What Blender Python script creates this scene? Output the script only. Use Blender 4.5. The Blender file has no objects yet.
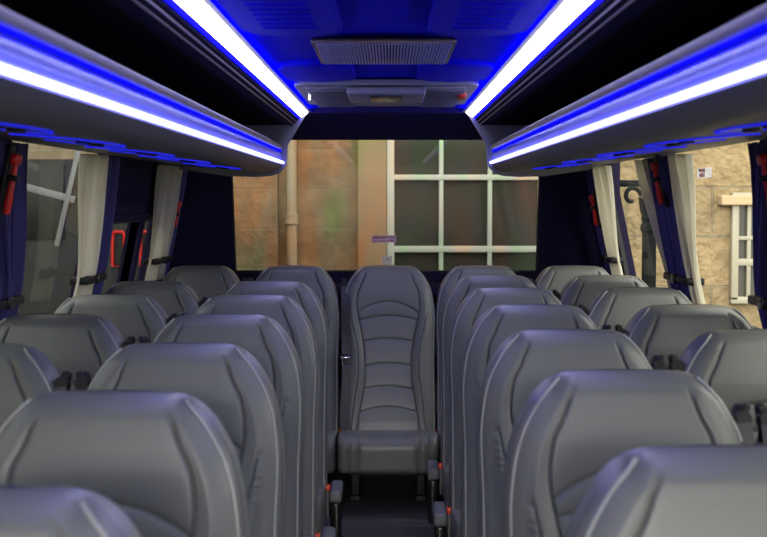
import bpy, bmesh, math, random
import numpy as np
from mathutils import Vector, Matrix
random.seed(4)
SC = bpy.context.scene
COL = SC.collection
PI = math.pi
ZC = 1.36                      # eye height above the coach floor

# ------------------------------------------------------------------ materials
def nt(name):
    m = bpy.data.materials.new(name); m.use_nodes = True
    n = m.node_tree.nodes; n.clear()
    out = n.new('ShaderNodeOutputMaterial')
    return m, n, m.node_tree.links, out

def pbr(name, col, rough=0.5, metal=0.0, bump=0.0, bscale=200.0, spec=0.5, var=0.0, vscale=8.0, sheen=0.0):
    m, n, l, out = nt(name)
    b = n.new('ShaderNodeBsdfPrincipled')
    b.inputs['Base Color'].default_value = (*col, 1); b.inputs['Roughness'].default_value = rough
    b.inputs['Metallic'].default_value = metal; b.inputs['Specular IOR Level'].default_value = spec
    if sheen: b.inputs['Sheen Weight'].default_value = sheen
    tc = n.new('ShaderNodeTexCoord')
    if var:
        t = n.new('ShaderNodeTexNoise'); t.inputs['Scale'].default_value = vscale; t.inputs['Detail'].default_value = 4
        mx = n.new('ShaderNodeMix'); mx.data_type = 'RGBA'
        mx.inputs[6].default_value = (*[c*(1-var) for c in col], 1); mx.inputs[7].default_value = (*[min(1, c*(1+var)) for c in col], 1)
        l.new(tc.outputs['Object'], t.inputs['Vector']); l.new(t.outputs['Fac'], mx.inputs[0]); l.new(mx.outputs[2], b.inputs['Base Color'])
    if bump:
        t = n.new('ShaderNodeTexNoise'); t.inputs['Scale'].default_value = bscale; t.inputs['Detail'].default_value = 3
        bp = n.new('ShaderNodeBump'); bp.inputs['Strength'].default_value = bump; bp.inputs['Distance'].default_value = 0.002
        l.new(tc.outputs['Object'], t.inputs['Vector']); l.new(t.outputs['Fac'], bp.inputs['Height']); l.new(bp.outputs['Normal'], b.inputs['Normal'])
    l.new(b.outputs[0], out.inputs[0])
    return m

def emit(name, col, s):
    m, n, l, out = nt(name)
    e = n.new('ShaderNodeEmission'); e.inputs[0].default_value = (*col, 1); e.inputs[1].default_value = s
    l.new(e.outputs[0], out.inputs[0]); return m

def glass(name, tint, refl=1.0, film=False):
    m, n, l, out = nt(name)
    t = n.new('ShaderNodeBsdfTransparent'); t.inputs[0].default_value = (*tint, 1)
    g = n.new('ShaderNodeBsdfGlossy'); g.inputs['Roughness'].default_value = 0.0; g.inputs[0].default_value = (1, 1, 1, 1)
    # reflectance that rises at grazing angles, the same from both sides of the pane
    ge = n.new('ShaderNodeNewGeometry'); dt = n.new('ShaderNodeVectorMath'); dt.operation = 'DOT_PRODUCT'
    ab = n.new('ShaderNodeMath'); ab.operation = 'ABSOLUTE'; om = n.new('ShaderNodeMath'); om.operation = 'SUBTRACT'; om.inputs[0].default_value = 1
    pw = n.new('ShaderNodeMath'); pw.operation = 'POWER'; pw.inputs[1].default_value = 5
    f = n.new('ShaderNodeMath'); f.operation = 'MULTIPLY_ADD'; f.inputs[1].default_value = .95; f.inputs[2].default_value = .04
    l.new(ge.outputs['Incoming'], dt.inputs[0]); l.new(ge.outputs['Normal'], dt.inputs[1]); l.new(dt.outputs['Value'], ab.inputs[0])
    l.new(ab.outputs[0], om.inputs[1]); l.new(om.outputs[0], pw.inputs[0]); l.new(pw.outputs[0], f.inputs[0])
    mu = n.new('ShaderNodeMath'); mu.operation = 'MULTIPLY'; mu.inputs[1].default_value = refl; mu.use_clamp = True
    mx = n.new('ShaderNodeMixShader')
    l.new(f.outputs[0], mu.inputs[0]); l.new(mu.outputs[0], mx.inputs[0]); l.new(t.outputs[0], mx.inputs[1]); l.new(g.outputs[0], mx.inputs[2])
    if film:   # tempering pattern: slanted bands of faint colour in the glass
        tc = n.new('ShaderNodeTexCoord'); mp = n.new('ShaderNodeMapping'); mp.inputs['Rotation'].default_value = (0, 0.6, 0)
        w = n.new('ShaderNodeTexNoise'); w.inputs['Scale'].default_value = 3.2; w.inputs['Detail'].default_value = 1.5
        mp.inputs['Scale'].default_value = (2.2, 1, 0.7)
        cr = n.new('ShaderNodeValToRGB'); c = cr.color_ramp
        c.elements[0].position = .30; c.elements[0].color = (tint[0]*.86, tint[1]*1.03, tint[2]*.86, 1)
        c.elements[1].position = .66; c.elements[1].color = (tint[0]*1.14, tint[1]*.96, tint[2]*.86, 1)
        e = c.elements.new(.48); e.color = (*tint, 1)
        w2 = n.new('ShaderNodeTexNoise'); w2.inputs['Scale'].default_value = 60; mp2 = n.new('ShaderNodeMapping'); mp2.inputs['Scale'].default_value = (.15, 1, 3)
        mm = n.new('ShaderNodeMix'); mm.data_type = 'RGBA'; mm.blend_type = 'MULTIPLY'; mm.inputs[0].default_value = .35
        l.new(tc.outputs['Object'], mp.inputs[0]); l.new(mp.outputs[0], w.inputs['Vector']); l.new(w.outputs['Fac'], cr.inputs[0])
        l.new(tc.outputs['Object'], mp2.inputs[0]); l.new(mp2.outputs[0], w2.inputs['Vector'])
        l.new(cr.outputs[0], mm.inputs[6]); l.new(w2.outputs['Color'], mm.inputs[7]); l.new(cr.outputs[0], t.inputs[0])
    l.new(mx.outputs[0], out.inputs[0]); return m

def stone(name, c1, c2, mortar, bw, bh, bump, off=0.0):
    m, n, l, out = nt(name)
    b = n.new('ShaderNodeBsdfPrincipled'); b.inputs['Roughness'].default_value = .9; b.inputs['Specular IOR Level'].default_value = .15
    tc = n.new('ShaderNodeTexCoord'); sx = n.new('ShaderNodeSeparateXYZ'); cx = n.new('ShaderNodeCombineXYZ')
    ad = n.new('ShaderNodeMath'); ad.operation = 'ADD'
    l.new(tc.outputs['Object'], sx.inputs[0]); l.new(sx.outputs[0], ad.inputs[0]); l.new(sx.outputs[1], ad.inputs[1])
    l.new(ad.outputs[0], cx.inputs[0]); l.new(sx.outputs[2], cx.inputs[1])
    br = n.new('ShaderNodeTexBrick'); br.inputs['Scale'].default_value = 1; br.inputs['Brick Width'].default_value = bw; br.inputs['Row Height'].default_value = bh
    br.inputs['Mortar Size'].default_value = .008; br.inputs['Mortar Smooth'].default_value = .4; br.offset = .43
    br.inputs['Color1'].default_value = (*c1, 1); br.inputs['Color2'].default_value = (*c2, 1); br.inputs['Mortar'].default_value = (*mortar, 1)
    l.new(cx.outputs[0], br.inputs['Vector'])
    ns = n.new('ShaderNodeTexNoise'); ns.inputs['Scale'].default_value = 7; ns.inputs['Detail'].default_value = 8; ns.inputs['Roughness'].default_value = .65
    l.new(tc.outputs['Object'], ns.inputs['Vector'])
    rp = n.new('ShaderNodeValToRGB'); rp.color_ramp.elements[0].position = .3; rp.color_ramp.elements[0].color = (.62, .58, .52, 1)
    rp.color_ramp.elements[1].position = .72; rp.color_ramp.elements[1].color = (1.1, 1.08, 1.02, 1)
    l.new(ns.outputs['Fac'], rp.inputs[0])
    mx = n.new('ShaderNodeMix'); mx.data_type = 'RGBA'; mx.blend_type = 'MULTIPLY'; mx.inputs[0].default_value = 1
    l.new(br.outputs['Color'], mx.inputs[6]); l.new(rp.outputs[0], mx.inputs[7]); l.new(mx.outputs[2], b.inputs['Base Color'])
    n2 = n.new('ShaderNodeTexNoise'); n2.inputs['Scale'].default_value = 16; n2.inputs['Detail'].default_value = 6
    l.new(tc.outputs['Object'], n2.inputs['Vector'])
    sb = n.new('ShaderNodeMath'); sb.operation = 'SUBTRACT'; l.new(n2.outputs['Fac'], sb.inputs[0]); l.new(br.outputs['Fac'], sb.inputs[1])
    bp = n.new('ShaderNodeBump'); bp.inputs['Strength'].default_value = bump; bp.inputs['Distance'].default_value = .04
    l.new(sb.outputs[0], bp.inputs['Height']); l.new(bp.outputs['Normal'], b.inputs['Normal'])
    l.new(b.outputs[0], out.inputs[0]); return m

def curtain_mat(name, col, trans):
    m, n, l, out = nt(name)
    d = n.new('ShaderNodeBsdfDiffuse'); d.inputs[0].default_value = (*col, 1)
    t = n.new('ShaderNodeBsdfTranslucent'); t.inputs[0].default_value = (*col, 1)
    mx = n.new('ShaderNodeMixShader'); mx.inputs[0].default_value = trans
    tc = n.new('ShaderNodeTexCoord'); w = n.new('ShaderNodeTexNoise'); w.inputs['Scale'].default_value = 300
    bp = n.new('ShaderNodeBump'); bp.inputs['Strength'].default_value = .2; bp.inputs['Distance'].default_value = .001
    l.new(tc.outputs['Object'], w.inputs['Vector']); l.new(w.outputs['Fac'], bp.inputs['Height']); l.new(bp.outputs[0], d.inputs['Normal'])
    l.new(d.outputs[0], mx.inputs[1]); l.new(t.outputs[0], mx.inputs[2]); l.new(mx.outputs[0], out.inputs[0]); return m

def wood_floor(name):
    m, n, l, out = nt(name)
    b = n.new('ShaderNodeBsdfPrincipled'); b.inputs['Roughness'].default_value = .45
    tc = n.new('ShaderNodeTexCoord'); mp = n.new('ShaderNodeMapping'); mp.inputs['Scale'].default_value = (1.5, 30, 1)
    ns = n.new('ShaderNodeTexNoise'); ns.inputs['Scale'].default_value = 2; ns.inputs['Detail'].default_value = 8
    br = n.new('ShaderNodeTexBrick'); br.inputs['Scale'].default_value = 1; br.inputs['Brick Width'].default_value = .9; br.inputs['Row Height'].default_value = .11
    br.inputs['Mortar Size'].default_value = .002
    br.inputs['Color1'].default_value = (.075, .070, .072, 1); br.inputs['Color2'].default_value = (.105, .098, .096, 1); br.inputs['Mortar'].default_value = (.01, .01, .01, 1)
    cr = n.new('ShaderNodeValToRGB'); cr.color_ramp.elements[0].color = (.45, .45, .45, 1); cr.color_ramp.elements[1].color = (1.5, 1.5, 1.5, 1)
    cr.color_ramp.elements[0].position = .35; cr.color_ramp.elements[1].position = .65
    mx = n.new('ShaderNodeMix'); mx.data_type = 'RGBA'; mx.blend_type = 'MULTIPLY'; mx.inputs[0].default_value = 1
    l.new(tc.outputs['Object'], mp.inputs[0]); l.new(mp.outputs[0], ns.inputs['Vector']); l.new(tc.outputs['Object'], br.inputs['Vector'])
    l.new(ns.outputs['Fac'], cr.inputs[0]); l.new(br.outputs['Color'], mx.inputs[6]); l.new(cr.outputs[0], mx.inputs[7]); l.new(mx.outputs[2], b.inputs['Base Color'])
    l.new(b.outputs[0], out.inputs[0]); return m

M = dict(
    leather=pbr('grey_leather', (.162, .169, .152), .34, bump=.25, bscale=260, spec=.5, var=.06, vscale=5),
    side=pbr('grey_piping', (.36, .37, .33), .40, bump=.25, bscale=260),
    black=pbr('black_plastic', (.008, .008, .010), .42, spec=.3),
    blackmetal=pbr('black_gloss_metal', (.02, .02, .022), .18, metal=.3),
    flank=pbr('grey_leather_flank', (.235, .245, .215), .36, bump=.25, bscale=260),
    armgrey=pbr('arm_pad_grey', (.17, .175, .18), .5, bump=.2, bscale=300),
    belt=pbr('belt_webbing', (.07, .07, .068), .6, bump=.6, bscale=400),
    chrome=pbr('steel', (.75, .75, .76), .2, metal=1),
    red=pbr('red_plastic', (.75, .015, .01), .35),
    orange=pbr('orange_red_plastic', (.85, .06, .02), .35),
    rack=pbr('rack_plastic', (.13, .125, .14), .42, bump=.1, bscale=150),
    lip=pbr('rack_panel_lit_blue', (.19, .22, .80), .27, spec=.9),  # blue glow of the strips is put into the panel colour
    rail=pbr('rack_rail', (.16, .155, .17), .33),
    rackdark=pbr('rack_liner', (.012, .010, .018), .95, spec=.05),
    bronze=pbr('bronze_trim', (.20, .16, .12), .35, metal=.7),
    navy=pbr('navy_carpet', (.022, .018, .045), .95, bump=.4, bscale=350, spec=.05),
    ceil=pbr('ceiling_fabric_lit_blue', (.007, .006, .60), .85, bump=.3, bscale=300, spec=.1, var=.2, vscale=14),  # dark fabric with the blue LED light put into its colour
    hatch=pbr('hatch_grey', (.23, .235, .25), .45),
    hatchrib=pbr('hatch_grey_rib', (.16, .165, .18), .45),
    lens=pbr('smoked_lens', (.06, .06, .055), .25),
    grille=pbr('grille_metal_lit_blue', (.52, .52, .88), .35, metal=.1),  # fins tinted with the blue light that falls on them
    frame=pbr('window_rubber', (.012, .012, .013), .6),
    curtain=curtain_mat('navy_curtain', (.10, .09, .24), .12),
    lining=curtain_mat('cream_lining', (.84, .81, .70), .62),
    led=emit('white_led', (.90, .87, 1.0), 8.0),
    ledlow=emit('white_led_low', (.22, .23, 1.0), 9.0),
    blue=emit('blue_led', (.0015, .0012, 1.0), 13.0),
    slot=emit('slot_led', (.001, .001, 1.0), 4.0),
    ring=emit('blue_ring', (.02, .025, 1.0), .75),
    header=pbr('header_fabric', (.030, .024, .10), .95, spec=.05),
    pane=glass('clear_pane', (.93, .94, .91), .05),
    paneleft=glass('tinted_pane', (.62, .64, .64), .28),
    panerear=glass('rear_pane', (.58, .575, .55), .10, film=True),
    stone=stone('sandstone', (.46, .34, .22), (.36, .29, .20), (.40, .35, .26), .55, .285, .35),
    stonerough=stone('sandstone_rough', (.36, .275, .165), (.30, .235, .145), (.31, .27, .195), .62, .36, 1.0),
    stonesmooth=pbr('sandstone_smooth', (.48, .35, .22), .9, bump=.3, bscale=30, spec=.1, var=.15, vscale=5),
    whitepaint=pbr('white_paint', (.74, .78, .72), .5),
    pipe=pbr('pipe_paint', (.50, .45, .33), .5),
    cream=pbr('cream_paint', (.33, .30, .23), .5),
    darkglass=pbr('dark_window', (.075, .07, .06), .12),
    asphalt=pbr('asphalt', (.20, .20, .19), .9, bump=.5, bscale=90),
    vehicle=pbr('vehicle_dark', (.028, .028, .026), .5, spec=.2),
    vehglass=pbr('vehicle_glass', (.018, .019, .017), .4, spec=.2),
    vehwhite=pbr('vehicle_white', (.24, .24, .24), .5),
    iron=pbr('cast_iron', (.010, .011, .012), .8, spec=.03),
    white=curtain_mat('sticker_white', (.92, .91, .93), .65),
    lilac=curtain_mat('sticker_lilac', (.80, .74, .92), .6),
    inkred=pbr('ink_red', (.50, .01, .05), .6),
    inkblack=pbr('ink_black', (.03, .03, .03), .6),
    floor=wood_floor('wood_vinyl'),
)

# ------------------------------------------------------------------ helpers
def link(name, me, parent=None, mat=None, smooth=True):
    o = bpy.data.objects.new(name, me); COL.objects.link(o)
    if parent is not None: o.parent = parent
    if mat is not None and not me.materials: me.materials.append(mat)
    return o

def bm_mesh(name, bm, mat, smooth=True, sharp=35):
    bmesh.ops.recalc_face_normals(bm, faces=bm.faces)
    for f in bm.faces: f.smooth = smooth
    if smooth:
        for e in bm.edges:
            if len(e.link_faces) == 2 and e.calc_face_angle(0) > math.radians(sharp): e.smooth = False
    me = bpy.data.meshes.new(name); bm.to_mesh(me); bm.free(); me.materials.append(mat); return me

def obj(name, bm, mat, parent=None, smooth=True, sharp=35):
    return link(name, bm_mesh(name, bm, mat, smooth, sharp), parent)

def tag(o, label, cat, group=None):
    o['label'] = label; o['category'] = cat
    if group: o['group'] = group
    return o
def struct(o, label=None, cat=None):
    o['kind'] = 'structure'
    if label: o['label'] = label
    if cat: o['category'] = cat
    return o
def empty(name, loc=(0, 0, 0)):
    o = bpy.data.objects.new(name, None); COL.objects.link(o); o.location = loc; o.empty_display_size = .1; return o

def box(bm, c, s, bev=0.0, rot=None, seg=2):
    r = bmesh.ops.create_cube(bm, size=1); vs = r['verts']
    bmesh.ops.scale(bm, vec=s, verts=vs)
    if bev:
        es = list({e for v in vs for e in v.link_edges})
        rr = bmesh.ops.bevel(bm, geom=es, offset=bev, segments=seg, affect='EDGES', profile=.5)
        vs = list({v for f in rr['faces'] for v in f.verts} | {v for v in vs if v.is_valid})
    if rot: bmesh.ops.rotate(bm, cent=(0, 0, 0), matrix=rot, verts=vs)
    bmesh.ops.translate(bm, vec=c, verts=vs)
    return bm
def boxb(lo, hi, bev=0.0):
    bm = bmesh.new(); box(bm, [(a+b)/2 for a, b in zip(lo, hi)], [abs(b-a) for a, b in zip(lo, hi)], bev); return bm
def cyl(bm, p0, p1, r, r2=None, seg=16):
    p0, p1 = Vector(p0), Vector(p1); d = p1-p0
    q = d.to_track_quat('Z', 'Y').to_matrix().to_4x4(); q.translation = (p0+p1)/2
    bmesh.ops.create_cone(bm, cap_ends=True, segments=seg, radius1=r, radius2=r if r2 is None else r2, depth=d.length, matrix=q)
    return bm
def tube(bm, pts, r, seg=8, closed=False):
    pts = [Vector(p) for p in pts]; n = len(pts); rings = []; up = Vector((0, 0, 1)); prev = None
    for i, p in enumerate(pts):
        a = pts[(i-1) % n] if (closed or i > 0) else p; b = pts[(i+1) % n] if (closed or i < n-1) else p
        t = (b-a).normalized()
        if prev is None: prev = t.orthogonal().normalized()
        x = (prev - t*prev.dot(t)).normalized(); y = t.cross(x); prev = x
        rr = r[i] if isinstance(r, (list, tuple)) else r
        rings.append([bm.verts.new(p + rr*(math.cos(2*PI*k/seg)*x + math.sin(2*PI*k/seg)*y)) for k in range(seg)])
    for i in range(n if closed else n-1):
        A, B = rings[i], rings[(i+1) % n]
        for k in range(seg): bm.faces.new((A[k], A[(k+1) % seg], B[(k+1) % seg], B[k]))
    if not closed:
        bm.faces.new(rings[0][::-1]); bm.faces.new(rings[-1])
    return bm
def extr_y(bm, prof, y0, y1, sgn=1, zoff=ZC):
    """closed profile of (x, z) swept from y0 to y1"""
    A = [bm.verts.new((sgn*x, y0, z+zoff)) for x, z in prof]; B = [bm.verts.new((sgn*x, y1, z+zoff)) for x, z in prof]
    n = len(prof)
    for i in range(n): bm.faces.new((A[i], A[(i+1) % n], B[(i+1) % n], B[i]))
    bm.faces.new(A[::-1]); bm.faces.new(B); return bm
def extr_z(bm, outline, z0, z1, bev=0.0):
    A = [bm.verts.new((x, y, z0)) for x, y in outline]; B = [bm.verts.new((x, y, z1)) for x, y in outline]; n = len(A)
    for i in range(n): bm.faces.new((A[i], A[(i+1) % n], B[(i+1) % n], B[i]))
    f0 = bm.faces.new(A[::-1]); f1 = bm.faces.new(B)
    if bev: bmesh.ops.bevel(bm, geom=list(f0.edges), offset=bev, segments=4, affect='EDGES', profile=.5)
    return bm
def rrect(x0, x1, y0, y1, r, n=8):
    pts = []
    for cx, cy, a in ((x1-r, y1-r, 0), (x0+r, y1-r, 90), (x0+r, y0+r, 180), (x1-r, y0+r, 270)):
        for k in range(n+1):
            t = math.radians(a+90*k/n); pts.append((cx+r*math.cos(t), cy+r*math.sin(t)))
    return pts
def grid_mesh(name, V, rows, cols, mat, closed_cols=False, caps=False):
    F = []
    for i in range(rows-1):
        for j in range(cols if closed_cols else cols-1):
            k = (j+1) % cols; F.append((i*cols+j, i*cols+k, (i+1)*cols+k, (i+1)*cols+j))
    if caps:
        F.append(tuple(range(cols))[::-1]); F.append(tuple((rows-1)*cols+j for j in range(cols)))
    me = bpy.data.meshes.new(name); me.from_pydata([tuple(map(float, v)) for v in V], [], F)
    bm = bmesh.new(); bm.from_mesh(me); bmesh.ops.recalc_face_normals(bm, faces=bm.faces)
    for f in bm.faces: f.smooth = True
    bm.to_mesh(me); bm.free(); me.materials.append(mat); return me

# ------------------------------------------------------------------ coach seat
H = ZC - .317                  # top of a backrest
def interp_smooth(x, xs, ys):
    """monotone cubic through a short table"""
    xs = np.array(xs, float); ys = np.array(ys, float); h = np.diff(xs); d = np.diff(ys)/h
    m = np.zeros_like(ys); m[0], m[-1] = d[0], d[-1]
    for i in range(1, len(xs)-1):
        m[i] = 0 if d[i-1]*d[i] <= 0 else 2*d[i-1]*d[i]/(d[i-1]+d[i])
    x = np.asarray(x, float); k = np.clip(np.searchsorted(xs, x)-1, 0, len(xs)-2); t = np.clip((x-xs[k])/h[k], 0, 1)
    return ((1+2*t)*(1-t)**2*ys[k] + t*(1-t)**2*h[k]*m[k] + t*t*(3-2*t)*ys[k+1] + t*t*(t-1)*h[k]*m[k+1])
WS = ([0, .004, .011, .03, .058, .109, .17, .25, .40, .60, .79], [.105, .122, .135, .155, .176, .203, .219, .226, .222, .222, .224])
IN = ([0, .01, .076, .12, .18, .31, .435, .52, .59, .67, .80], [.098, .100, .122, .142, .149, .127, .110, .109, .119, .133, .152])
OU = ([.085, .13, .19, .285, .40, .49, .59, .70, .80], [.198, .193, .185, .167, .142, .141, .154, .168, .180])
ARCS = [(.168, .226), (.235, .258), (.341, .357), (.455, .468), (.56, .575), (.654, .680)]
def back_center_y(s):          # reclined, a little lumbar curve
    return -.20*s + .018*np.sin(np.clip((s-.12)/.6, 0, 1)*PI)

def seat_back_mesh():
    S = np.concatenate([[0, .0012, .003, .006, .010, .015, .021, .028, .036, .044], np.arange(.050, 0.791, .0042)])
    NF, NA, NS, NB = 231, 7, 5, 24
    rows = []
    for s in S:
        w = float(interp_smooth(s, *WS)); T = .115 + .02*min(1, s/.5)
        a = max(0, 1 - s/.032); t = T/2*math.sqrt(max(0, 1-a*a)); t = max(t, .010)
        r = min(.048, t*.9); rb = min(.03, t*.8)
        pts = []           # (x, d, kind)
        for k in range(NF): pts.append((-(w-r) + 2*(w-r)*k/(NF-1), -t, 1))
        for k in range(1, NA+1):
            q = PI/2*k/(NA+1); pts.append((w-r+r*math.sin(q), -t+r-r*math.cos(q), 2))
        for k in range(NS):
            pts.append((w, -t+r+(2*t-r-rb)*k/(NS-1), 3))
        for k in range(1, NA+1):
            q = PI/2*k/(NA+1); pts.append((w-rb+rb*math.cos(q), t-rb+rb*math.sin(q), 0))
        for k in range(NB): pts.append((w-rb-2*(w-rb)*k/(NB-1), t, 0))
        for k in range(1, NA+1):
            q = PI/2*k/(NA+1); pts.append((-(w-rb)-rb*math.sin(q), t-rb+rb*math.cos(q), 0))
        for k in range(NS):
            pts.append((-w, t-rb-(2*t-r-rb)*k/(NS-1), 3))
        for k in range(1, NA+1):
            q = PI/2*k/(NA+1); pts.append((-(w-r)-r*math.cos(q), -t+r-r*math.sin(q), 2))
        rows.append((s, w, t, pts))
    V = []; cols = len(rows[0][3])
    for s, w, t, pts in rows:
        P = np.array([(p[0], p[1]) for p in pts]); K = np.array([p[2] for p in pts])
        x = np.abs(P[:, 0]); xi = float(interp_smooth(s, *IN))
        # slope-corrected distance to the seams that run down
        dxi = (float(interp_smooth(s+.004, *IN))-float(interp_smooth(max(0, s-.004), *IN)))/.008
        D = np.abs(x-xi)/math.sqrt(1+min(abs(dxi), 2)**2)
        if s > .085:
            xo = float(interp_smooth(s, *OU)); D2 = np.abs(x-xo)
        else: D2 = np.full_like(x, 1.0)
        inner = x < xi
        D3 = np.full_like(x, 1.0)
        for sc, se in ARCS:
            sa = sc + (se-sc)*(x/max(xi, .02))**2
            D3 = np.minimum(D3, np.abs(s-sa))
        D3 = np.where(inner, D3, 1.0)
        fade = min(1, s/.008)
        disp = .0105 - .0030*np.exp(-D/.0035)*fade
        disp = np.minimum(disp, .0105-.0030*np.exp(-D2/.0035)) if s > .085 else disp
        disp = disp - np.where(inner, .005*np.exp(-(D3/.010)) + .004*np.exp(-(D3/.0035)**2), 0)*min(1, s/.05)
        disp = disp - .0058*np.exp(-(D/.0023)**2)*fade - (.0054*np.exp(-(D2/.0023)**2)*min(1, (s-.085)/.04) if s > .085 else 0)
        # padded side bolsters stand proud of the middle from shoulder to hip
        bol = math.exp(-((s-.42)/.22)**2)*.018
        disp = disp + np.where(~inner, bol*np.exp(-((x-(xi+.035))/.03)**2), 0)
        # gathers where the cover is pulled round the shoulder
        ga = math.exp(-((s-.27)/.07)**2)
        disp = disp + np.where(x > (float(interp_smooth(max(s, .085), *OU))), .0016*ga*np.sin(s*2*PI/.017 + x*40), 0)
        disp = np.where(K == 1, disp, np.where(K == 2, .0105, 0))
        d = P[:, 1] - np.where((K == 1) | (K == 2), disp*min(1, .6 + s/.06), 0)
        xx = P[:, 0].copy()
        # raised welt on the corner between front and side
        welt = np.zeros_like(x)
        side = (K == 3)
        fr = np.clip((P[:, 1]+t)/(2*t), 0, 1)
        welt += np.where(side, .0035*np.sin(np.clip((fr-.3)/.7, 0, 1)*PI*3)**2 - .002, 0)*min(1, s/.1)
        if s > .1:
            welt += np.where(side | (K == 2), .0022*math.sin(s*21+1)*np.exp(-((fr-.5)/.4)**2), 0)
        xx = xx + np.sign(P[:, 0])*welt
        cy = float(back_center_y(s)); z = H - .979*s - .02*0
        crown = 0 if s > .05 else .006*(1-s/.05)*1.0
        zz = z - crown*(x/.12)**2*.6
        for j in range(cols): V.append((xx[j], cy+d[j], zz[j]))
    me = grid_mesh('backrest', V, len(rows), cols, M['leather'], closed_cols=True, caps=True)
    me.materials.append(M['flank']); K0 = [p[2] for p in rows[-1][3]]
    for p in me.polygons:            # flank faces take the paler grey
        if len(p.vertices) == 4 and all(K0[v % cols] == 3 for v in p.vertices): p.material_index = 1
    return me

def piping_mesh(g):
    pts = []
    for s in list(np.arange(.010, .05, .006)) + list(np.arange(.05, .775, .016)):
        w = float(interp_smooth(s, *WS)); T = .115 + .02*min(1, s/.5); a = max(0, 1-s/.032)
        t = max(.010, T/2*math.sqrt(max(0, 1-a*a))); r = min(.048, t*.9)
        pts.append((g*(w-r+r*.80), float(back_center_y(s))-t+r-r*.60-.0105*min(1, .6+s/.06)+.001, H-.979*s))
    bm = bmesh.new(); tube(bm, pts, .0033, 8); return bm_mesh('piping', bm, M['side'])

def cushion_mesh():
    # closed side profile (y, z) from the rear top edge over the front and back underneath
    prof = []
    def arc(cy, cz, r, a0, a1, n):
        for k in range(n+1):
            a = math.radians(a0+(a1-a0)*k/n); prof.append((cy+r*math.cos(a), cz+r*math.sin(a)))
    for k in range(14): prof.append((-.10-.40*k/14, .283+.056*k/14))
    arc(-.540, .279, .060, 72, 180, 14)
    for k in range(1, 8): prof.append((-.60+.006*k/8, .279-.080*k/8))
    arc(-.565, .203, .030, 190, 270, 6)
    for k in range(1, 10): prof.append((-.565+.465*k/10, .173))
    prof.append((-.10, .19)); prof.append((-.10, .265))
    prof = np.array(prof); c = np.array([-.33, .26])
    w = .222; xs = [-w, -w+.001, -w+.004, -w+.009, -w+.016, -w+.025]
    xs = xs + list(np.linspace(-w+.03, w-.03, 91)) + [-x for x in xs[::-1]]
    V = []
    for x in xs:
        e = max(0, (abs(x)-(w-.028))/.028); k = 1-.085*(1-math.sqrt(max(0, 1-e*e)))*2
        g = .0
        for q, dep in ((.132, .055), (.172, .05)):
            g += dep*math.exp(-abs(abs(x)-q)/.006)
        dip = .02*math.exp(-(x/.14)**4)
        pp = c + (prof-c)*(k-g*.7)
        for (y, z), (y0, z0) in zip(pp, prof):
            dz = -dip*max(0, min(1, (z-.30)/.05))*.6
            V.append((x, y, z+dz))
    return grid_mesh('seat_cushion', V, len(xs), len(prof), M['leather'], closed_cols=True, caps=True)

def ribbon(pts, w, th=.0016):
    """flat webbing: pts of (position, width direction)"""
    bm = bmesh.new(); R = []
    for i, (p, d) in enumerate(pts):
        p = Vector(p); d = Vector(d).normalized()
        t = (Vector(pts[min(i+1, len(pts)-1)][0])-Vector(pts[max(i-1, 0)][0])).normalized(); nn = t.cross(d).normalized()
        R.append([bm.verts.new(p+d*a*w/2+nn*b*th) for a, b in ((-1, -1), (1, -1), (1, 1), (-1, 1))])
    for A, B in zip(R, R[1:]):
        for k in range(4): bm.faces.new((A[k], A[(k+1) % 4], B[(k+1) % 4], B[k]))
    bm.faces.new(R[0][::-1]); bm.faces.new(R[-1]); return bm

MC = {}
def cached(key, fn):
    if key not in MC: MC[key] = fn()
    return MC[key]

def guide_mesh(g):
    bm = bmesh.new()
    # upright arm leaning outwards, a round pivot and a loop for the webbing
    box(bm, (g*.198, -.012, H-.125), (.020, .034, .13), .007, Matrix.Rotation(g*.22, 3, 'Y'))
    box(bm, (g*.211, -.030, H-.082), (.014, .022, .050), .005, Matrix.Rotation(g*.35, 3, 'Y'))
    cyl(bm, (g*.208, -.030, H-.088), (g*.208, -.056, H-.082), .0165, .0145, seg=20)
    cyl(bm, (g*.214, -.020, H-.112), (g*.196, -.028, H-.112), .020, .016, seg=20)
    return bm_mesh('belt_guide', bm, M['black'])
def strap_mesh(g):
    pts = []
    for k in range(25):
        s = .09 + .66*k/24; f = k/24
        x = g*(.198 - .004*math.sin(f*PI) + .012*math.sin(f*9)*.35)
        y = float(back_center_y(s)) - .036 - .048*min(1, f*6) - .012*f
        pts.append(((x, y, H-.979*s), (math.cos(.5*math.sin(f*7)), math.sin(.5*math.sin(f*7))*g, .1)))
    return bm_mesh('seat_belt', ribbon(pts, .046), M['belt'], True, 60)
def tongue_mesh(g):
    bm = bmesh.new(); s = .445; y = float(back_center_y(s)) - .104; z = H-.979*s
    pts = [(g*.200-.016, y, z+.018), (g*.200+.016, y, z+.018), (g*.200+.013, y-.002, z-.02), (g*.200-.013, y-.002, z-.02)]
    tube(bm, pts, .0042, 8, True)
    box(bm, (g*.2, y, z+.02), (.046, .006, .010), .003)
    return bm_mesh('belt_tongue', bm, M['chrome'])
def tonguegrip_mesh(g):
    bm = bmesh.new(); s = .42; y = float(back_center_y(s)) - .099; z = H-.979*s
    box(bm, (g*.2, y, z), (.055, .014, .018), .005); return bm_mesh('belt_tongue_grip', bm, M['black'])
def arm_pad_mesh(a):
    bm = bmesh.new(); box(bm, (a*.256, -.100, .252), (.046, .20, .046), .012, seg=3); return bm_mesh('armrest_pad', bm, M['armgrey'])
def arm_plate_mesh(a):
    bm = bmesh.new(); box(bm, (a*.256, -.098, .14), (.040, .18, .185), .012, seg=3)
    cyl(bm, (a*.256-.012, -.192, .212), (a*.256-.012, -.186, .212), .006); return bm_mesh('armrest_support', bm, M['blackmetal'])
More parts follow.
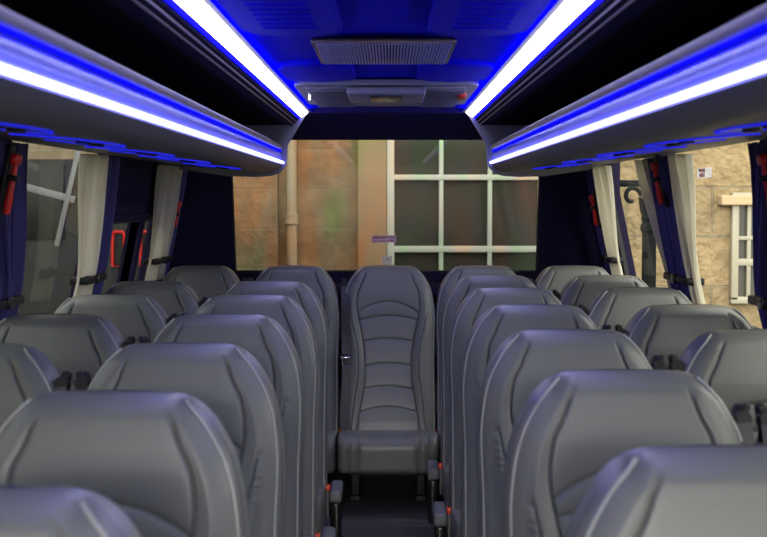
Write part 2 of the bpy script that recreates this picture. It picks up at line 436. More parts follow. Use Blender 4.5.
def buckle_mesh(a):
    bm = bmesh.new(); box(bm, (a*.2265, -.165, .250), (.010, .030, .06), .003); box(bm, (a*.2265, -.162, .205), (.008, .02, .08), .002)
    return bm_mesh('buckle', bm, M['armgrey'])
def button_mesh(a):
    bm = bmesh.new(); box(bm, (a*.2265, -.176, .284), (.020, .034, .022), .004); return bm_mesh('release_button', bm, M['orange'])
def base_mesh():
    bm = bmesh.new()
    for x in (-.15, .15):
        box(bm, (x, -.22, .012), (.045, .26, .024), .004)
        for y in (-.30, -.14): box(bm, (x, y, .095), (.035, .035, .15), .004)
    box(bm, (0, -.31, .160), (.36, .36, .028), .006)
    box(bm, (0, -.2, .23), (.36, .03, .12), .006)
    return bm_mesh('seat_frame', bm, M['frame'])

def seat(label, x, y, guide, arm=0, buckles=(), group=None, sx=1.0):
    r = empty('coach_seat', (x, y, 0)); tag(r, label, 'seat', group); r.scale = (sx, 1, 1)
    bk_ = link('backrest', cached('back', seat_back_mesh), r)
    for g in (-1, 1): link('piping', cached(('pi', g), lambda: piping_mesh(g)), bk_)['label'] = 'pale piping along the edge'
    link('seat_cushion', cached('cush', cushion_mesh), r)
    link('seat_frame', cached('base', base_mesh), r)
    gd = link('belt_guide', cached(('g', guide), lambda: guide_mesh(guide)), r)
    st = link('seat_belt', cached(('s', guide), lambda: strap_mesh(guide)), r)
    tg = link('belt_tongue', cached(('t', guide), lambda: tongue_mesh(guide)), st); tg['label'] = 'steel belt tongue'
    link('tongue_grip', cached(('tg', guide), lambda: tonguegrip_mesh(guide)), st)
    if arm:
        p = link('armrest', cached(('ap', arm), lambda: arm_pad_mesh(arm)), r); p['label'] = 'grey padded armrest'
        q = link('armrest_support', cached(('aq', arm), lambda: arm_plate_mesh(arm)), p)
    for b in buckles:
        bk = link('buckle', cached(('bk', b), lambda: buckle_mesh(b)), r)
        bt = link('release_button', cached(('bt', b), lambda: button_mesh(b)), bk); bt['label'] = 'orange red release button'
    return r

ORD = ['', '', 'second', 'third', 'fourth', 'fifth', 'sixth', 'seventh']
LY = {2: 4.995, 3: 4.28, 4: 3.565, 5: 2.85, 6: 2.135, 7: 1.42}
RY = {2: 5.385, 3: 4.64, 4: 3.895, 5: 3.15, 6: 2.405, 7: 1.66}
XA, XW = .445, .905
seat('high-backed grey seat facing straight down the aisle, middle of the rear bench row', .006, 6.15, -1, 0, (-1, 1), 'rear bench seats', .985)
seat('rear bench seat immediately left of the middle one, under the drainpipe outside', -.437, 6.15, -1, 0, (), 'rear bench seats', .97)
seat('rear bench seat in the far left corner beside the beige curtain', -.875, 6.15, 1, 0, (), 'rear bench seats', .97)
seat('rear bench seat immediately right of the middle one, below the white sash window', .445, 6.15, 1, 0, (), 'rear bench seats', .97)
seat('rear bench seat in the far right corner, pale top lit by the window', .882, 6.15, -1, 0, (), 'rear bench seats', .97)
DESC = {2: 'just ahead of the rear bench', 3: 'second ahead of the rear bench', 4: 'third ahead of the rear bench',
        5: 'fourth ahead of the rear bench', 6: 'fifth ahead of the rear bench', 7: 'nearest the camera at the bottom edge'}
for k in range(2, 8):
    seat('grey leather seat directly left of the aisle, ' + DESC[k], -XA, LY[k], -1, 1, (1,), 'seats left of the aisle')
    seat('grey leather seat directly right of the aisle, ' + DESC[k], XA, RY[k], 1, -1, (-1,), 'seats right of the aisle')
for k in range(2, 6):
    seat('grey leather seat against the left windows, ' + (DESC[k] if k < 5 else 'cut off by the left picture edge'), -XW, LY[k], 1, 0, (), 'seats at the left windows')
for k in range(2, 7):
    seat('grey leather seat against the right windows, ' + (DESC[k] if k < 6 else 'only its edge showing at the right picture edge'), XW, RY[k], -1, 0, (), 'seats at the right windows')

# ------------------------------------------------------------------ coach shell
Y0, Y1 = -1.5, 6.75
def wx(z):                     # inner wall face leans in towards the roof
    return 1.165 if z < .95 else 1.165 - (z-.95)*.215
struct(obj('floor', boxb((-1.2, Y0, -.06), (1.2, Y1+.1, 0)), M['floor'], smooth=False))
struct(obj('ceiling', extr_y(bmesh.new(), [(-.40, .417), (-.34, .423), (-.2, .430), (0, .433), (.2, .430), (.34, .423), (.40, .417), (.40, .44), (0, .45), (-.40, .44)], Y0, 6.26), M['ceil']))
struct(obj('roof', boxb((-1.13, Y0-.1, ZC+.47), (1.13, Y1+.15, ZC+.52)), M['navy'], smooth=False))
# header that drops from the ceiling to the rear window, with the rear wall round the glass
bm = bmesh.new()
hp = [(6.20, .402), (6.30, .398), (6.45, .375), (6.60, .335), (6.72, .312), (6.74, .30), (6.80, .30), (6.80, .46), (6.20, .46)]
A = [bm.verts.new((-1.0, y, z+ZC)) for y, z in hp]; B = [bm.verts.new((1.0, y, z+ZC)) for y, z in hp]
for i in range(len(hp)): bm.faces.new((A[i], A[(i+1) % len(hp)], B[(i+1) % len(hp)], B[i]))
bm.faces.new(A[::-1]); bm.faces.new(B)
struct(obj('trim_1', bm, M['header']))
bm = bmesh.new()
wl, wr, wb, wt = -.813, .797, ZC-.385, ZC+.318
def quad_prism_y(bm, pts, y0, y1):
    A = [bm.verts.new((x, y0, z)) for x, z in pts]; B = [bm.verts.new((x, y1, z)) for x, z in pts]; n = len(pts)
    for i in range(n): bm.faces.new((A[i], A[(i+1) % n], B[(i+1) % n], B[i]))
    bm.faces.new(A[::-1]); bm.faces.new(B)
quad_prism_y(bm, [(-1.2, 0), (1.2, 0), (1.2, wb), (-1.2, wb)], Y1, Y1+.06)
quad_prism_y(bm, [(-1.2, wb), (wl+.025, wb), (wl, wt), (-1.2, wt)], Y1, Y1+.06)
quad_prism_y(bm, [(wr-.02, wb), (1.2, wb), (1.2, wt), (wr, wt)], Y1, Y1+.06)
quad_prism_y(bm, [(-1.2, wt), (1.2, wt), (1.2, ZC+.47), (-1.2, ZC+.47)], Y1, Y1+.06)
struct(obj('wall_rear', bm, M['navy'], smooth=False))
bm = bmesh.new()
box(bm, (0, 6.56, .90), (2.2, .34, .05), .015)
struct(obj('trim_2', bm, M['navy']))
# rear window
bm = bmesh.new()
for a, b in (((wl+.03, wb+.004), (wr-.025, wb+.004)), ((wl+.004, wt-.004), (wr-.004, wt-.004))):
    cyl(bm, (a[0], Y1+.005, a[1]), (b[0], Y1+.005, b[1]), .008, seg=8)
for a, b in (((wl+.027, wb), (wl+.003, wt)), ((wr-.022, wb), (wr-.003, wt))):
    cyl(bm, (a[0], Y1+.005, a[1]), (b[0], Y1+.005, b[1]), .008, seg=8)
w1 = struct(obj('window_1', bm, M['frame']))
bm = bmesh.new(); quad_prism_y(bm, [(wl+.02, wb-.01), (wr-.015, wb-.01), (wr, wt), (wl, wt)], Y1+.03, Y1+.034)
obj('pane', bm, M['panerear'], w1, smooth=False)

def slab(bm, sgn, y0, y1, z0, z1, th=.05, dx=0.0):
    """piece of side wall between two heights that follows the lean"""
    pr = [(wx(z0)+dx, z0), (wx(z0)+th+dx, z0), (wx(z1)+th+dx, z1), (wx(z1)+dx, z1)]
    extr_y(bm, pr, y0, y1, sgn, 0)
zb, zt = .93, ZC+.19
pillars = [(-1.5, -1.3), (.72, .86), (2.12, 2.26), (3.50, 3.64), (4.95, 5.09), (6.30, Y1)]
nwin = 2
for sgn, side in ((-1, 'left'), (1, 'right')):
    bm = bmesh.new()
    extr_y(bm, [(1.165, 0), (1.215, 0), (1.215, zb), (1.165, zb)], Y0, Y1+.06, sgn, 0)
    slab(bm, sgn, Y0, Y1+.06, zt, ZC+.47)
    for a, b in pillars: slab(bm, sgn, a, b, zb, zt)
    if side == 'left':
        slab(bm, sgn, 5.05, 6.34, 1.275, zt)           # solid panel above the small glazed opening
        slab(bm, sgn, 5.80, 5.92, zb, 1.30)
        slab(bm, sgn, 5.05, 6.34, 1.345, 1.360, .05, -.012)
        slab(bm, sgn, 5.02, 5.97, 1.262, 1.290, .05, -.016)
        slab(bm, sgn, 5.80, 5.86, zb, 1.29, .05, -.016)
    struct(obj('wall_'+side, bm, M['navy'], smooth=False))
    for (a0, a), (b, b1) in zip(pillars, pillars[1:]):
        fr = bmesh.new()
        top = 1.275 if (side == 'left' and a > 5) else zt
        for y in (a, b): slab(fr, sgn, y-.008, y+.008, zb, top, .02, -.004)
        slab(fr, sgn, a, b, zb, zb+.02, .02, -.004); slab(fr, sgn, a, b, top-.02, top, .02, -.004)
        w = struct(obj('window_%d' % nwin, fr, M['frame'], smooth=False)); nwin += 1
        pb = bmesh.new(); slab(pb, sgn, a, b, zb, top, .004, .028)
        obj('pane', pb, M['paneleft'] if side == 'left' else M['pane'], w, smooth=False)
# front of the coach: dash wall and windscreen behind the camera
bm = bmesh.new(); quad_prism_y(bm, [(-1.2, 0), (1.2, 0), (1.2, .40), (-1.2, .40)], Y0-.06, Y0)
quad_prism_y(bm, [(-1.2, ZC+.40), (1.2, ZC+.40), (1.2, ZC+.47), (-1.2, ZC+.47)], Y0-.06, Y0)
struct(obj('wall_front', bm, M['navy'], smooth=False))
bm = bmesh.new()
for a, b in (((-1.15, .40), (1.15, .40)), ((-1.05, ZC+.40), (1.05, ZC+.40)), ((-1.15, .4), (-1.05, ZC+.4)), ((1.15, .4), (1.05, ZC+.4))):
    cyl(bm, (a[0], Y0-.03, a[1]), (b[0], Y0-.03, b[1]), .02, seg=8)
w = struct(obj('window_%d' % nwin, bm, M['frame']))
bm = bmesh.new(); quad_prism_y(bm, [(-1.14, .4), (1.14, .4), (1.04, ZC+.4), (-1.04, ZC+.4)], Y0-.04, Y0-.035)
obj('pane', bm, M['pane'], w, smooth=False)

# ------------------------------------------------------------------ overhead racks and lights
YE = 6.20
for sgn, side in ((-1, 'left'), (1, 'right')):
    o_ = 1 if side == 'left' else .985
    r = empty('luggage_rack', (0, 0, 0)); tag(r, 'open overhead luggage rack with blue glowing lip along the %s side' % side, 'luggage rack', 'overhead luggage racks')
    R0, R1 = -.9, YE
    obj('rack_body', extr_y(bmesh.new(), [(1.04, .160), (.80, .1395), (.62, .124), (.575, .121), (.545, .124), (.520, .134), (.503, .146), (.494, .1575), (.5055, .160), (.512, .226), (.52, .232), (1.02, .25), (1.02, .20)], R0, R1, sgn), M['rack'], r)
    bm = bmesh.new(); tube(bm, [(sgn*.4915, R0, ZC+.1675), (sgn*.4915, R1, ZC+.1675)], .0065, 14)
    q = obj('led_strip', bm, M['ledlow'], r); q['label'] = 'glowing white light strip'
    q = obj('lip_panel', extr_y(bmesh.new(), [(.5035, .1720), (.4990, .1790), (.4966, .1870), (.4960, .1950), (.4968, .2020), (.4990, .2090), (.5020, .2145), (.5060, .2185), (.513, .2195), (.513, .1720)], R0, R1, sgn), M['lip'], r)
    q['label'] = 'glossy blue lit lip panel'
    obj('lip_rail', extr_y(bmesh.new(), [(.4985, .2270), (.4895, .2285), (.4865, .235), (.4865, .242), (.4895, .2475), (.496, .2505), (.503, .248), (.506, .242), (.506, .2235)], R0, R1, sgn), M['rail'], r)
    bm = bmesh.new(); tube(bm, [(sgn*.5010, R0, ZC+.2236), (sgn*.5010, R1, ZC+.2236)], .0026, 10)
    q = obj('slot_light', bm, M['slot'], r); q['label'] = 'thin blue light line under the rail'
    obj('upper_panel', extr_y(bmesh.new(), [(.4175, .373), (.420, .366), (.4275, .361), (.4285, .357), (.436, .352), (.437, .348), (.447, .343), (.47, .345), (1.0, .34), (1.0, .37), (.46, .395), (.425, .385)], R0, R1, sgn), M['rackdark'], r)
    obj('trim_line', extr_y(bmesh.new(), [(.4262, .3618), (.4292, .3605), (.4302, .3565), (.4275, .3570)], R0, R1, sgn), M['bronze'], r)
    obj('trim_line', extr_y(bmesh.new(), [(.4362, .3520), (.4395, .3500), (.4405, .3455), (.4370, .3475)], R0, R1, sgn), M['bronze'], r)
    obj('liner', extr_y(bmesh.new(), [(.512, .2320), (1.0, .252), (1.0, .34), (.985, .338), (.985, .258), (.512, .2375)], R0, R1, sgn), M['rackdark'], r)
    bm = bmesh.new()
    extr_y(bm, [(.378, .412), (.383, .392), (.470, .250), (.474, .165), (.484, .142), (.510, .117), (.550, .104), (.62, .099), (.75, .103), (1.02, .142), (1.02, .412)], R1, R1+.018, sgn)
    obj('end_cap', bm, M['rail'], r, sharp=25)
    # ceiling light strip beside the rack
    t = empty('ceiling_light', (0, 0, 0)); tag(t, 'long white ceiling light strip along the %s edge of the blue-lit ceiling' % side, 'ceiling light', 'ceiling light strips')
    obj('diffuser', extr_y(bmesh.new(), [(.372, .4055), (.376, .398), (.394, .386), (.4055, .3815), (.410, .390), (.385, .408)], R0, R1, sgn), M['led'], t)
    q = obj('accent_strip', extr_y(bmesh.new(), [(.4058, .3812), (.4145, .3745), (.418, .3785), (.410, .387)], R0, R1, sgn), M['blue'], t); q['label'] = 'blue accent light strip'
    q = obj('accent_strip', extr_y(bmesh.new(), [(.3635, .4060), (.3685, .4060), (.3685, .4110), (.3665, .4125), (.3635, .4090)], R0, R1, sgn), M['blue'], t); q['label'] = 'blue accent light strip'
    obj('housing', extr_y(bmesh.new(), [(.357, .4055), (.357, .4035), (.3715, .4040), (.3765, .409), (.384, .4095), (.411, .391), (.419, .380), (.424, .390), (.40, .416), (.372, .416), (.372, .4055)], R0, R1, sgn), M['rail'], t)
    # service panels with a glowing loop
    names = ['nearest the camera', 'second from the camera', 'third from the camera', 'second from the rear', 'closest to the rear window']
    for k, ye in enumerate((2.31, 2.97, 3.67, 4.42, 5.33)):
        p = empty('service_panel', (sgn*.66, ye, ZC+.1295)); p.rotation_euler = (0, -sgn*.086, 0)
        tag(p, 'blue-ringed service panel under the %s luggage rack, %s' % (side, names[k]), 'service panel', 'service panels under the racks')
        # long oval, drawn out to a point on the window side
        out = []; RING = []
        for j in range(56):
            u = 2*PI*j/56; c = max(0, math.cos(u))           # u = 0 is the point
            out.append((sgn*(.025 + .088*math.cos(u) + .045*c**4), .215*math.sin(u) - .10*c**2))
        RING = out[5:54]
        obj('housing', extr_z(bmesh.new(), out, -.004, .003, .0015), M['rail'], p)
        bm = bmesh.new(); tube(bm, [(x, y, -.005) for x, y in RING], .0021, 8); q = obj('light_ring', bm, M['ring'], p); q['label'] = 'glowing blue loop'
        for f in (-.05, .08):
            bm = bmesh.new(); cyl(bm, (sgn*.01, f, -.010), (sgn*.01, f, -.003), .018, seg=20)
            obj('air_nozzle', bm, M['black'], p)

# ------------------------------------------------------------------ ceiling fittings
def pad(x0, x1, y0, y1, rr, z0, z1):
    bm = bmesh.new(); extr_z(bm, rrect(x0, x1, y0, y1, rr), z0, z1, .018); return bm
for sgn, side in ((-1, 'left'), (1, 'right')):
    a, b = sorted((sgn*.105, sgn*.345))
    p = obj('ceiling_pad', pad(a, b, -.8, 3.32, .12, ZC+.404, ZC+.428), M['ceil']); tag(p, 'long raised blue-lit ceiling pad with ribs, %s of the centre channel' % side, 'ceiling panel', 'long ceiling pads')
    bm = bmesh.new()
    for k in range(8): box(bm, (sgn*.225, 2.60+k*.075, ZC+.403), (.13, .022, .008), .003)
    obj('ribs', bm, M['ceil'], p)
    p = obj('ceiling_pad', pad(a, b, 4.06, 4.64, .11, ZC+.408, ZC+.428), M['ceil']); tag(p, 'short raised blue-lit ceiling pad between grille and hatch, %s side' % side, 'ceiling panel', 'short ceiling pads')
g = empty('air_grille', (-.004, 3.72, ZC+.408)); tag(g, 'finned air grille in a bronze frame set in the blue-lit ceiling', 'air vent')
bm = bmesh.new()
for x in (-.186, .186): box(bm, (x, 0, .004), (.012, .52, .012), .003)
for y in (-.255, .255): box(bm, (0, y, .004), (.384, .012, .012), .003)
obj('frame', bm, M['bronze'], g)
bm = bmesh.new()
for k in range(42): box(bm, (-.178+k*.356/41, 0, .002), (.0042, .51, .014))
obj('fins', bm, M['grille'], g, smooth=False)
obj('backing', boxb((-.185, -.255, .010), (.185, .255, .014)), M['rackdark'], g, smooth=False)

h = empty('roof_hatch', (.0, 5.22, ZC+.405)); tag(h, 'grey ribbed roof escape hatch at the rear of the ceiling', 'roof hatch')
bm = bmesh.new()
A = rrect(-.335, .335, -.50, .50, .05); extr_z(bm, A, 0, .02, .005); obj('hatch_frame', bm, M['hatch'], h)
bm = bmesh.new(); box(bm, (0, 0, -.004), (.58, .88, .012), .004)
for s in (-1, 1):
    for k in range(16): box(bm, (s*.215, -.40+k*.053, -.012), (.15, .026, .010), .004)
obj('hatch_lid', bm, M['hatchrib'], h)
bm = bmesh.new(); box(bm, (0, -.27, -.020), (.285, .46, .028), .010, seg=3); hb = obj('handle_box', bm, M['hatch'], h)
bm = bmesh.new(); box(bm, (0, -.33, -.035), (.115, .24, .008), .003); obj('lens', bm, M['lens'], hb)
bm = bmesh.new()
for s in (-1, 1): box(bm, (s*.125, -.045, -.020), (.03, .05, .030), .008)
obj('catch', bm, M['black'], hb)
bm = bmesh.new(); box(bm, (.285, -.22, -.02), (.028, .16, .02), .006); q = obj('release_tab', bm, M['red'], h); q['label'] = 'red release tab'
bm = bmesh.new(); cyl(bm, (-.29, -.18, -.03), (-.29, -.18, 0), .008); obj('screw', bm, M['chrome'], h)

# ------------------------------------------------------------------ curtains and hammers
def curtain(name, sgn, segs, label, grp, ztie=1.065):
    """segs: (y0, y1 along the rail, t0, t1 in the tie, material key, part name)"""
    T0 = min(q[2] for q in segs); T1 = max(q[3] for q in segs); ytie = (T0+T1)/2; tw = T1-T0
    r = empty(name, (sgn*1.03, ytie, .95)); tag(r, label, 'curtain', grp)
    for (y0, y1, t0, t1, mk, pn) in segs:
        npl = max(3, int((y1-y0)/.060)); cols = npl*16+1; rows = 40; V = []
        for i in range(rows):
            f = i/(rows-1); z = 1.508 - f*(1.508-.965)
            q = min(1, max(0, (1.508-z)/(1.508-ztie))); q2 = q*q*(3-2*q)*.5+q*.5
            if z < ztie: q2 = 1 - (ztie-z)*.6
            for j in range(cols):
                u = j/(cols-1); uu = u + .010*math.sin(u*npl*4*PI+1.1)
                y = (y0+(y1-y0)*uu)*(1-q2)+(t0+(t1-t0)*uu)*q2
                ph = u*npl*2*PI
                d = .023*(1-.25*q2)*(math.sin(ph+.8*math.sin(ph*.37+3*z))+.45*math.sin(ph*.5+1.3+2*q))*(.75+.25*math.sin(ph*.31+2)) + .005*math.sin(5*z+ph*.3)
                V.append((sgn*(wx(z)-.050+d) - sgn*1.03, y-ytie, z-.95))
        me = grid_mesh(pn, V, rows, cols, M[mk])
        o = link(pn, me, r); sm = o.modifiers.new('t', 'SOLIDIFY'); sm.thickness = .0012
        if pn == 'lining': o['label'] = 'pale cream lining lit by the window'
    bm = bmesh.new()
    x = wx(ztie)-.052-1.03
    box(bm, (sgn*x, 0, ztie-.95), (.066, tw*.92, .026), .005)
    t = obj('tieback', bm, M['black'], r)
    bm = bmesh.new(); box(bm, (sgn*(x-.034), 0, ztie-.95), (.010, .05, .034), .003); obj('tie_clip', bm, M['blackmetal'], t)
    return r
G = 'gathered window curtains'
curtain('curtain', 1, [(4.38, 4.51, 4.575, 4.615, 'lining', 'lining'), (4.50, 4.93, 4.60, 4.94, 'curtain', 'drape'), (4.92, 5.20, 4.92, 5.0, 'lining', 'lining')], 'navy and cream curtain tied at the middle pillar of the right side', G)
curtain('curtain', 1, [(2.80, 3.57, 3.50, 3.82, 'curtain', 'drape')], 'navy curtain at the right picture edge', G)
curtain('curtain', 1, [(5.98, 6.24, 6.14, 6.34, 'lining', 'lining'), (6.24, 6.40, 6.33, 6.48, 'curtain', 'drape')], 'pale curtain at the right rear corner beside the dark pillar', G)
curtain('curtain', -1, [(4.37, 4.64, 4.60, 4.84, 'lining', 'lining'), (4.63, 4.77, 4.83, 4.94, 'curtain', 'drape')], 'cream and navy curtain between the left window and the dark panel', G)
curtain('curtain', -1, [(2.80, 3.64, 3.50, 3.82, 'curtain', 'drape')], 'navy curtain at the left picture edge', G)
curtain('curtain', -1, [(5.84, 6.30, 6.00, 6.36, 'lining', 'lining'), (6.29, 6.38, 6.35, 6.44, 'curtain', 'drape')], 'beige curtain at the left rear corner beside the dark pillar', G)

def hammer(sgn, x, y, ztop, L, label, tilt):
    r = empty('emergency_hammer', (sgn*x, y, ztop)); tag(r, label, 'hammer', 'red emergency hammers')
    bm = bmesh.new()
    tube(bm, [(0, 0, -.035), (0, 0, -.05), (0, 0, -.055-L*.35), (0, 0, -.055-L*.8), (0, 0, -.055-L)], [.006, .008, .0085, .0105, .008], 12)
    obj('handle', bm, M['red'], r)
    bm = bmesh.new(); box(bm, (0, 0, -.022), (.020, .050, .030), .006)
    cyl(bm, (0, .02, -.022), (0, .042, -.022), .009, .003, 12); cyl(bm, (0, -.02, -.022), (0, -.042, -.022), .009, .003, 12)
    obj('head', bm, M['red'], r)
    bm = bmesh.new(); e = sgn*(wx(ztop-.08)-x+.0)
    box(bm, (sgn*.018, 0, -.08), (.014, .040, .19), .004); box(bm, (0, 0, -.070), (.03, .028, .016), .004)
    box(bm, (e/2+sgn*.01, 0, -.08), (abs(e), .012, .02))
    obj('bracket', bm, M['black'], r)
    r.rotation_euler = (0, sgn*tilt, 0); return r
hammer(1, .955, 4.70, ZC+.135, .105, 'red emergency hammer on the middle curtain pillar of the right side', -.2)
hammer(1, .965, 3.37, ZC+.120, .11, 'red emergency hammer at the right picture edge', -.2)
hammer(1, .985, 6.34, ZC+.020, .10, 'red emergency hammer on the dark rear pillar, right side', -.2)
hammer(-1, .945, 3.37, ZC+.120, .11, 'red emergency hammer at the left picture edge', -.2)
hammer(-1, 1.004, 6.34, ZC-.010, .075, 'red emergency hammer on the dark rear pillar, left side', -.2)

# ------------------------------------------------------------------ stickers on the glass
def text_mesh(txt, size, mat, name):
    c = bpy.data.curves.new(name, 'FONT'); c.body = txt; c.size = size; c.align_x = 'CENTER'; c.align_y = 'CENTER'; c.extrude = .0002; c.offset = size*.045
    o = bpy.data.objects.new(name, c); COL.objects.link(o); dg = bpy.context.evaluated_depsgraph_get()
    me = bpy.data.meshes.new_from_object(o.evaluated_get(dg)); bpy.data.objects.remove(o); me.materials.clear(); me.materials.append(mat); return me
def sticker(loc, rot, w, hgt, mat, lines, label, name='sticker'):
    bm = bmesh.new(); extr_z(bm, rrect(-w/2, w/2, -hgt/2, hgt/2, min(w, hgt)*.12, 4), -.0005, .0005)
    o = obj(name, bm, mat, smooth=False); o.location = loc; o.rotation_euler = rot; tag(o, label, 'sticker')
    for txt, sz, dx, dy, mk in lines:
        t = link('lettering', text_mesh(txt, sz, M[mk], 'lettering'), o); t.location = (dx, dy, .0009)
    return o
fz = lambda py, Y: ZC - (py-198)*Y/1307
fx = lambda px, Y: .01 + (px-389)*Y/1307
YS = Y1+.027
sticker((fx(384, YS), YS, fz(239, YS)), (PI/2, -.02, 0), .126, .036, M['lilac'], [('EMERGENCY EXIT', .0145, 0, .008, 'inkred'), ('BREAK GLASS WITH HAMMER', .0082, 0, -.009, 'inkred')], 'lilac emergency exit sticker with red lettering on the rear window')
sticker((fx(387, YS), YS, fz(260.5, YS)), (PI/2, 0, 0), .050, .040, M['white'], [('"4', .014, 0, .004, 'inkblack')], 'small square white sticker at the bottom of the rear window')
ys = 4.47; zs = fz(173, ys)
sk = sticker((wx(zs)+.026, ys, zs), (PI/2, 0, -PI/2-.0), .20, .034, M['white'], [('PRESS', .017, -.03, .008, 'inkred'), ('HERE', .017, -.03, -.008, 'inkred')], 'small white sticker with red lettering on the right window')
for t in sk.children: t.scale = (2.1, 1, 1)

# ------------------------------------------------------------------ outside the coach
GZ = -.75
struct(obj('ground', boxb((-30, -25, GZ-.1), (30, 30, GZ)), M['asphalt'], smooth=False))
YF = 9.5
struct(obj('building_facade', boxb((-6, YF, GZ), (1.55, YF+.5, 6.5)), M['stone'], smooth=False), 'sandstone building wall behind the rear window', 'building')
struct(obj('building_facade', boxb((1.55, YF-.06, GZ), (9, YF+.5, 6.5)), M['stonerough'], smooth=False), 'rough sandstone building wall seen through the right windows', 'building')
pl = obj('stone_pilaster', boxb((-1.30, YF-.10, GZ), (-.79, YF, 6.0), .01), M['stone'], smooth=False); tag(pl, 'flat sandstone pilaster left of the drainpipe', 'pilaster')
dp = empty('drainpipe', (fx(291.5, YF-.1), YF-.07, GZ)); tag(dp, 'pale painted drainpipe on the sandstone wall', 'drainpipe')
bm = bmesh.new(); cyl(bm, (0, 0, 0), (0, 0, 6.2), .037, seg=20); obj('pipe', bm, M['pipe'], dp)
for z in (fz(219, YF-.1), fz(219, YF-.1)+1.8, fz(219, YF-.1)-1.2):
    bm = bmesh.new(); cyl(bm, (0, 0, z-GZ-.035), (0, 0, z-GZ+.03), .047, seg=20); cyl(bm, (0, 0, z-GZ-.035), (0, 0, z-GZ-.02), .052, seg=20); cyl(bm, (0, 0, z-GZ+.02), (0, 0, z-GZ+.034), .052, seg=20)
    obj('collar', bm, M['pipe'], dp)
def sash(xl, xs, xr, zs_, zlo, zhi, yf, label, bar=.032, jamb=.055, surround=True, glassmat='darkglass', paint='whitepaint'):
    r = empty('sash_window', ((xl+xr)/2, yf, zlo)); tag(r, label, 'window', 'sash windows of the stone building')
    X = lambda x: x-(xl+xr)/2
    Z = lambda z: z-zlo
    bm = bmesh.new()
    for x in (xl, xr): box(bm, (X(x), -.03, Z((zlo+zhi)/2)), (jamb, .07, zhi-zlo), .006)
    for z in (zlo, zhi): box(bm, (0, -.03, Z(z)), (xr-xl+jamb, .07, jamb), .006)
    obj('window_frame', bm, M[paint], r)
    bm = bmesh.new()
    for x in xs: box(bm, (X(x), -.028, Z((zlo+zhi)/2)), (bar, .05, zhi-zlo-.02), .006)
    for z, t in zs_: box(bm, (0, -.030, Z(z)), (xr-xl, .055, t), .006)
    obj('glazing_bars', bm, M[paint], r)
    obj('glass', boxb((X(xl), -.012, 0), (X(xr), -.004, Z(zhi))), M[glassmat], r, smooth=False)
    if surround:
        bm = bmesh.new(); box(bm, (X(xl)-jamb/2-.105, -.045, Z((zlo+zhi)/2)), (.205, .09, zhi-zlo+.2), .008)
        box(bm, (X(xr)+jamb/2+.105, -.045, Z((zlo+zhi)/2)), (.205, .09, zhi-zlo+.2), .008)
        box(bm, (0, -.045, Z(zhi)+.19), (xr-xl+.47, .09, .30), .008); box(bm, (0, -.06, -.14), (xr-xl+.55, .14, .2), .01)
        obj('stone_surround', bm, M['stonesmooth'], r)
    return r
yw = YF-.03
sash(fx(390.5, yw), [fx(441, yw), fx(489.5, yw)], fx(541, yw), [(fz(177.5, yw), .040), (fz(249, yw), .045)], fz(330, yw), fz(60, yw), YF, 'white-barred sash window seen through the right half of the rear window')
yw = YF-.09
sash(fx(734, yw), [fx(748, yw)], fx(800, yw), [(fz(238, yw), .03), (fz(262, yw), .05)], fz(300, yw), fz(196, yw), YF-.06, 'small cream sash window seen through the nearest right window', .03, .05, False, 'darkglass', 'cream')
bm = bmesh.new(); box(bm, (fx(770, yw), YF-.10, fz(203, yw)+.02), (.75, .14, .07), .01)
tag(obj('stone_lintel', bm, M['stonesmooth'], smooth=False), 'projecting stone lintel above the small cream sash window', 'lintel')
# lamp post
YL = 8.5
lp = empty('lamp_post', (fx(649, YL), YL, GZ)); tag(lp, 'black cast iron lamp post with scroll bracket outside the right window', 'lamp post')
bm = bmesh.new()
prof = [(0, .14), (.25, .14), (.30, .10), (.9, .075), (.95, .055), (1.45, .047), (1.88, .046), (1.90, .058), (1.93, .058), (1.95, .046), (1.98, .055), (2.01, .045), (2.25, .038), (2.9, .035)]
for (a, ra), (b, rb) in zip(prof, prof[1:]): cyl(bm, (0, 0, a), (0, 0, b), ra, rb, 20)
obj('column', bm, M['iron'], lp)
bm = bmesh.new(); zb_ = fz(183.5, YL)-GZ
cyl(bm, (-.26, 0, zb_), (.26, 0, zb_), .022, seg=12)
for s in (-1, 1): box(bm, (s*.26, 0, zb_), (.05, .05, .05), .015)
obj('cross_bar', bm, M['iron'], lp)
bm = bmesh.new()
for s in (-1, 1):
    pts = []
    for k in range(30):
        a = k/29*1.6*PI; rr = .065*(1-.55*k/29); pts.append((s*(.115-rr*math.cos(a)*.9), 0, zb_-.085+rr*math.sin(a)))
    tube(bm, pts, .014, 8)
    tube(bm, [(s*.06, 0, zb_-.09), (s*.05, 0, zb_-.17), (s*.02, 0, zb_-.25)], .014, 8)
obj('scroll_bracket', bm, M['iron'], lp)
bm = bmesh.new(); cyl(bm, (0, 0, 2.9), (0, 0, 3.3), .10, .17, 6); cyl(bm, (0, 0, 3.3), (0, 0, 3.45), .19, .03, 6)
obj('lantern', bm, M['darkglass'], lp, smooth=False)
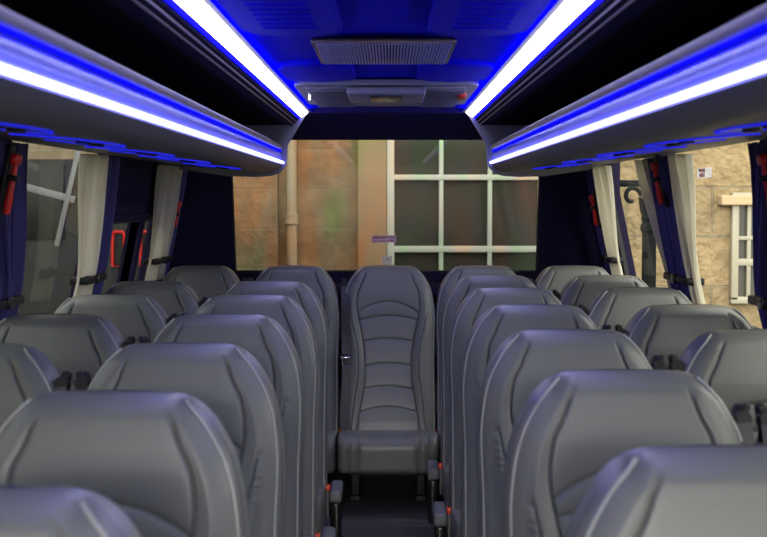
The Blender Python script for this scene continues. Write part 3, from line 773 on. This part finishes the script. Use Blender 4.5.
# dark coach parked on the left
YV = 7.6
v = empty('parked_coach', (-2.5, YV, GZ)); tag(v, 'dark coach parked outside the left windows with a slanting white stripe', 'coach')
LX = lambda px: fx(px, YV)+2.5
LZ = lambda py: fz(py, YV)-GZ
bm = bmesh.new(); box(bm, (0, .85, LZ(159)/2+.12), (2.3, 1.7, LZ(159)-.24), .06, seg=3); obj('body', bm, M['vehicle'], v)
bm = bmesh.new(); box(bm, (-.25, -.004, (LZ(163)+LZ(240))/2), (1.75, .016, LZ(163)-LZ(240)), .004); obj('rear_glass', bm, M['vehglass'], v)
bm = bmesh.new()
a, b = Vector((LX(15), -.016, LZ(184))), Vector((LX(76), -.016, LZ(200)))
d = (b-a); box(bm, (a+b)/2, (d.length, .01, .042), .003, Matrix.Rotation(math.atan2(-d.z, d.x), 3, 'Y'))
a, b = Vector((LX(81), -.020, LZ(146))), Vector((LX(57), -.020, LZ(246)))
d = (b-a); box(bm, (a+b)/2, (d.length, .01, .030), .003, Matrix.Rotation(math.atan2(-d.z, d.x), 3, 'Y'))
q = obj('stripe', bm, M['vehwhite'], v); q['label'] = 'white slanting stripes'
for px in (119, 147):  # red reflections in the window, built as solid outlines
    bm = bmesh.new(); zc_ = (LZ(232)+LZ(266))/2; x = LX(px)
    tube(bm, [(x+u*.035, -.02, zc_+w_*.10) for u, w_ in ((-1, -1), (1, -1), (1, .8), (.7, 1), (-.7, 1), (-1, .8))], .011, 8, True)
    lt = obj('red_outline', bm, M['red'], v); lt['label'] = 'red outline built for a reflection in the glass'
    obj('outline_core', boxb((x-.03, -.012, zc_-.09), (x+.03, .0, zc_+.09)), M['vehglass'], lt, smooth=False)
bm = bmesh.new()
for s in (-1, 1): cyl(bm, (s*1.1, .45, .30), (s*.85, .45, .30), .30, seg=28)
obj('wheels', bm, M['black'], v)
struct(obj('building_facade', boxb((-9, -25, GZ), (-8, YF, 4)), M['stone'], smooth=False), 'unseen stone building added on the left to block the sky', 'building')  # out of view, added to hold back skylight on the left seats

# ------------------------------------------------------------------ daylight
W = bpy.data.worlds.new('World'); SC.world = W; W.use_nodes = True
n = W.node_tree.nodes; l = W.node_tree.links; n.clear()
wo = n.new('ShaderNodeOutputWorld'); bg = n.new('ShaderNodeBackground'); bg.inputs[1].default_value = 4.0
tc = n.new('ShaderNodeTexCoord'); sx = n.new('ShaderNodeSeparateXYZ'); cr = n.new('ShaderNodeValToRGB')
cr.color_ramp.elements[0].position = .45; cr.color_ramp.elements[0].color = (.55, .56, .55, 1)
cr.color_ramp.elements[1].position = .8; cr.color_ramp.elements[1].color = (1.0, .98, .94, 1)
mp = n.new('ShaderNodeMapRange'); mp.inputs[1].default_value = -1; mp.inputs[2].default_value = 1
l.new(tc.outputs['Generated'], sx.inputs[0]); l.new(sx.outputs[2], mp.inputs[0]); l.new(mp.outputs[0], cr.inputs[0]); l.new(cr.outputs[0], bg.inputs[0]); l.new(bg.outputs[0], wo.inputs[0])
sd = bpy.data.lights.new('sun', 'SUN'); sd.energy = 2.4; sd.color = (1, .96, .84); sd.angle = math.radians(14)
so = bpy.data.objects.new('sun', sd); COL.objects.link(so); so.rotation_euler = (math.radians(76.5), 0, math.radians(.5))

# ------------------------------------------------------------------ camera
cd = bpy.data.cameras.new('camera'); cd.sensor_width = 36; cd.lens = 1307/767*36; cd.clip_start = .05
co = bpy.data.objects.new('camera', cd); COL.objects.link(co); co.location = (.01, 0, ZC)
co.rotation_euler = (PI/2 - math.atan(70.5/1307), 0, math.atan(5.5/1307))
cd.dof.use_dof = True; cd.dof.focus_distance = 5.2; cd.dof.aperture_fstop = 6.7
SC.camera = co
SC.view_settings.view_transform = 'Standard'; SC.view_settings.look = 'None'; SC.view_settings.gamma = 1; SC.view_settings.exposure = 0.0
SC.view_settings.use_curve_mapping = False
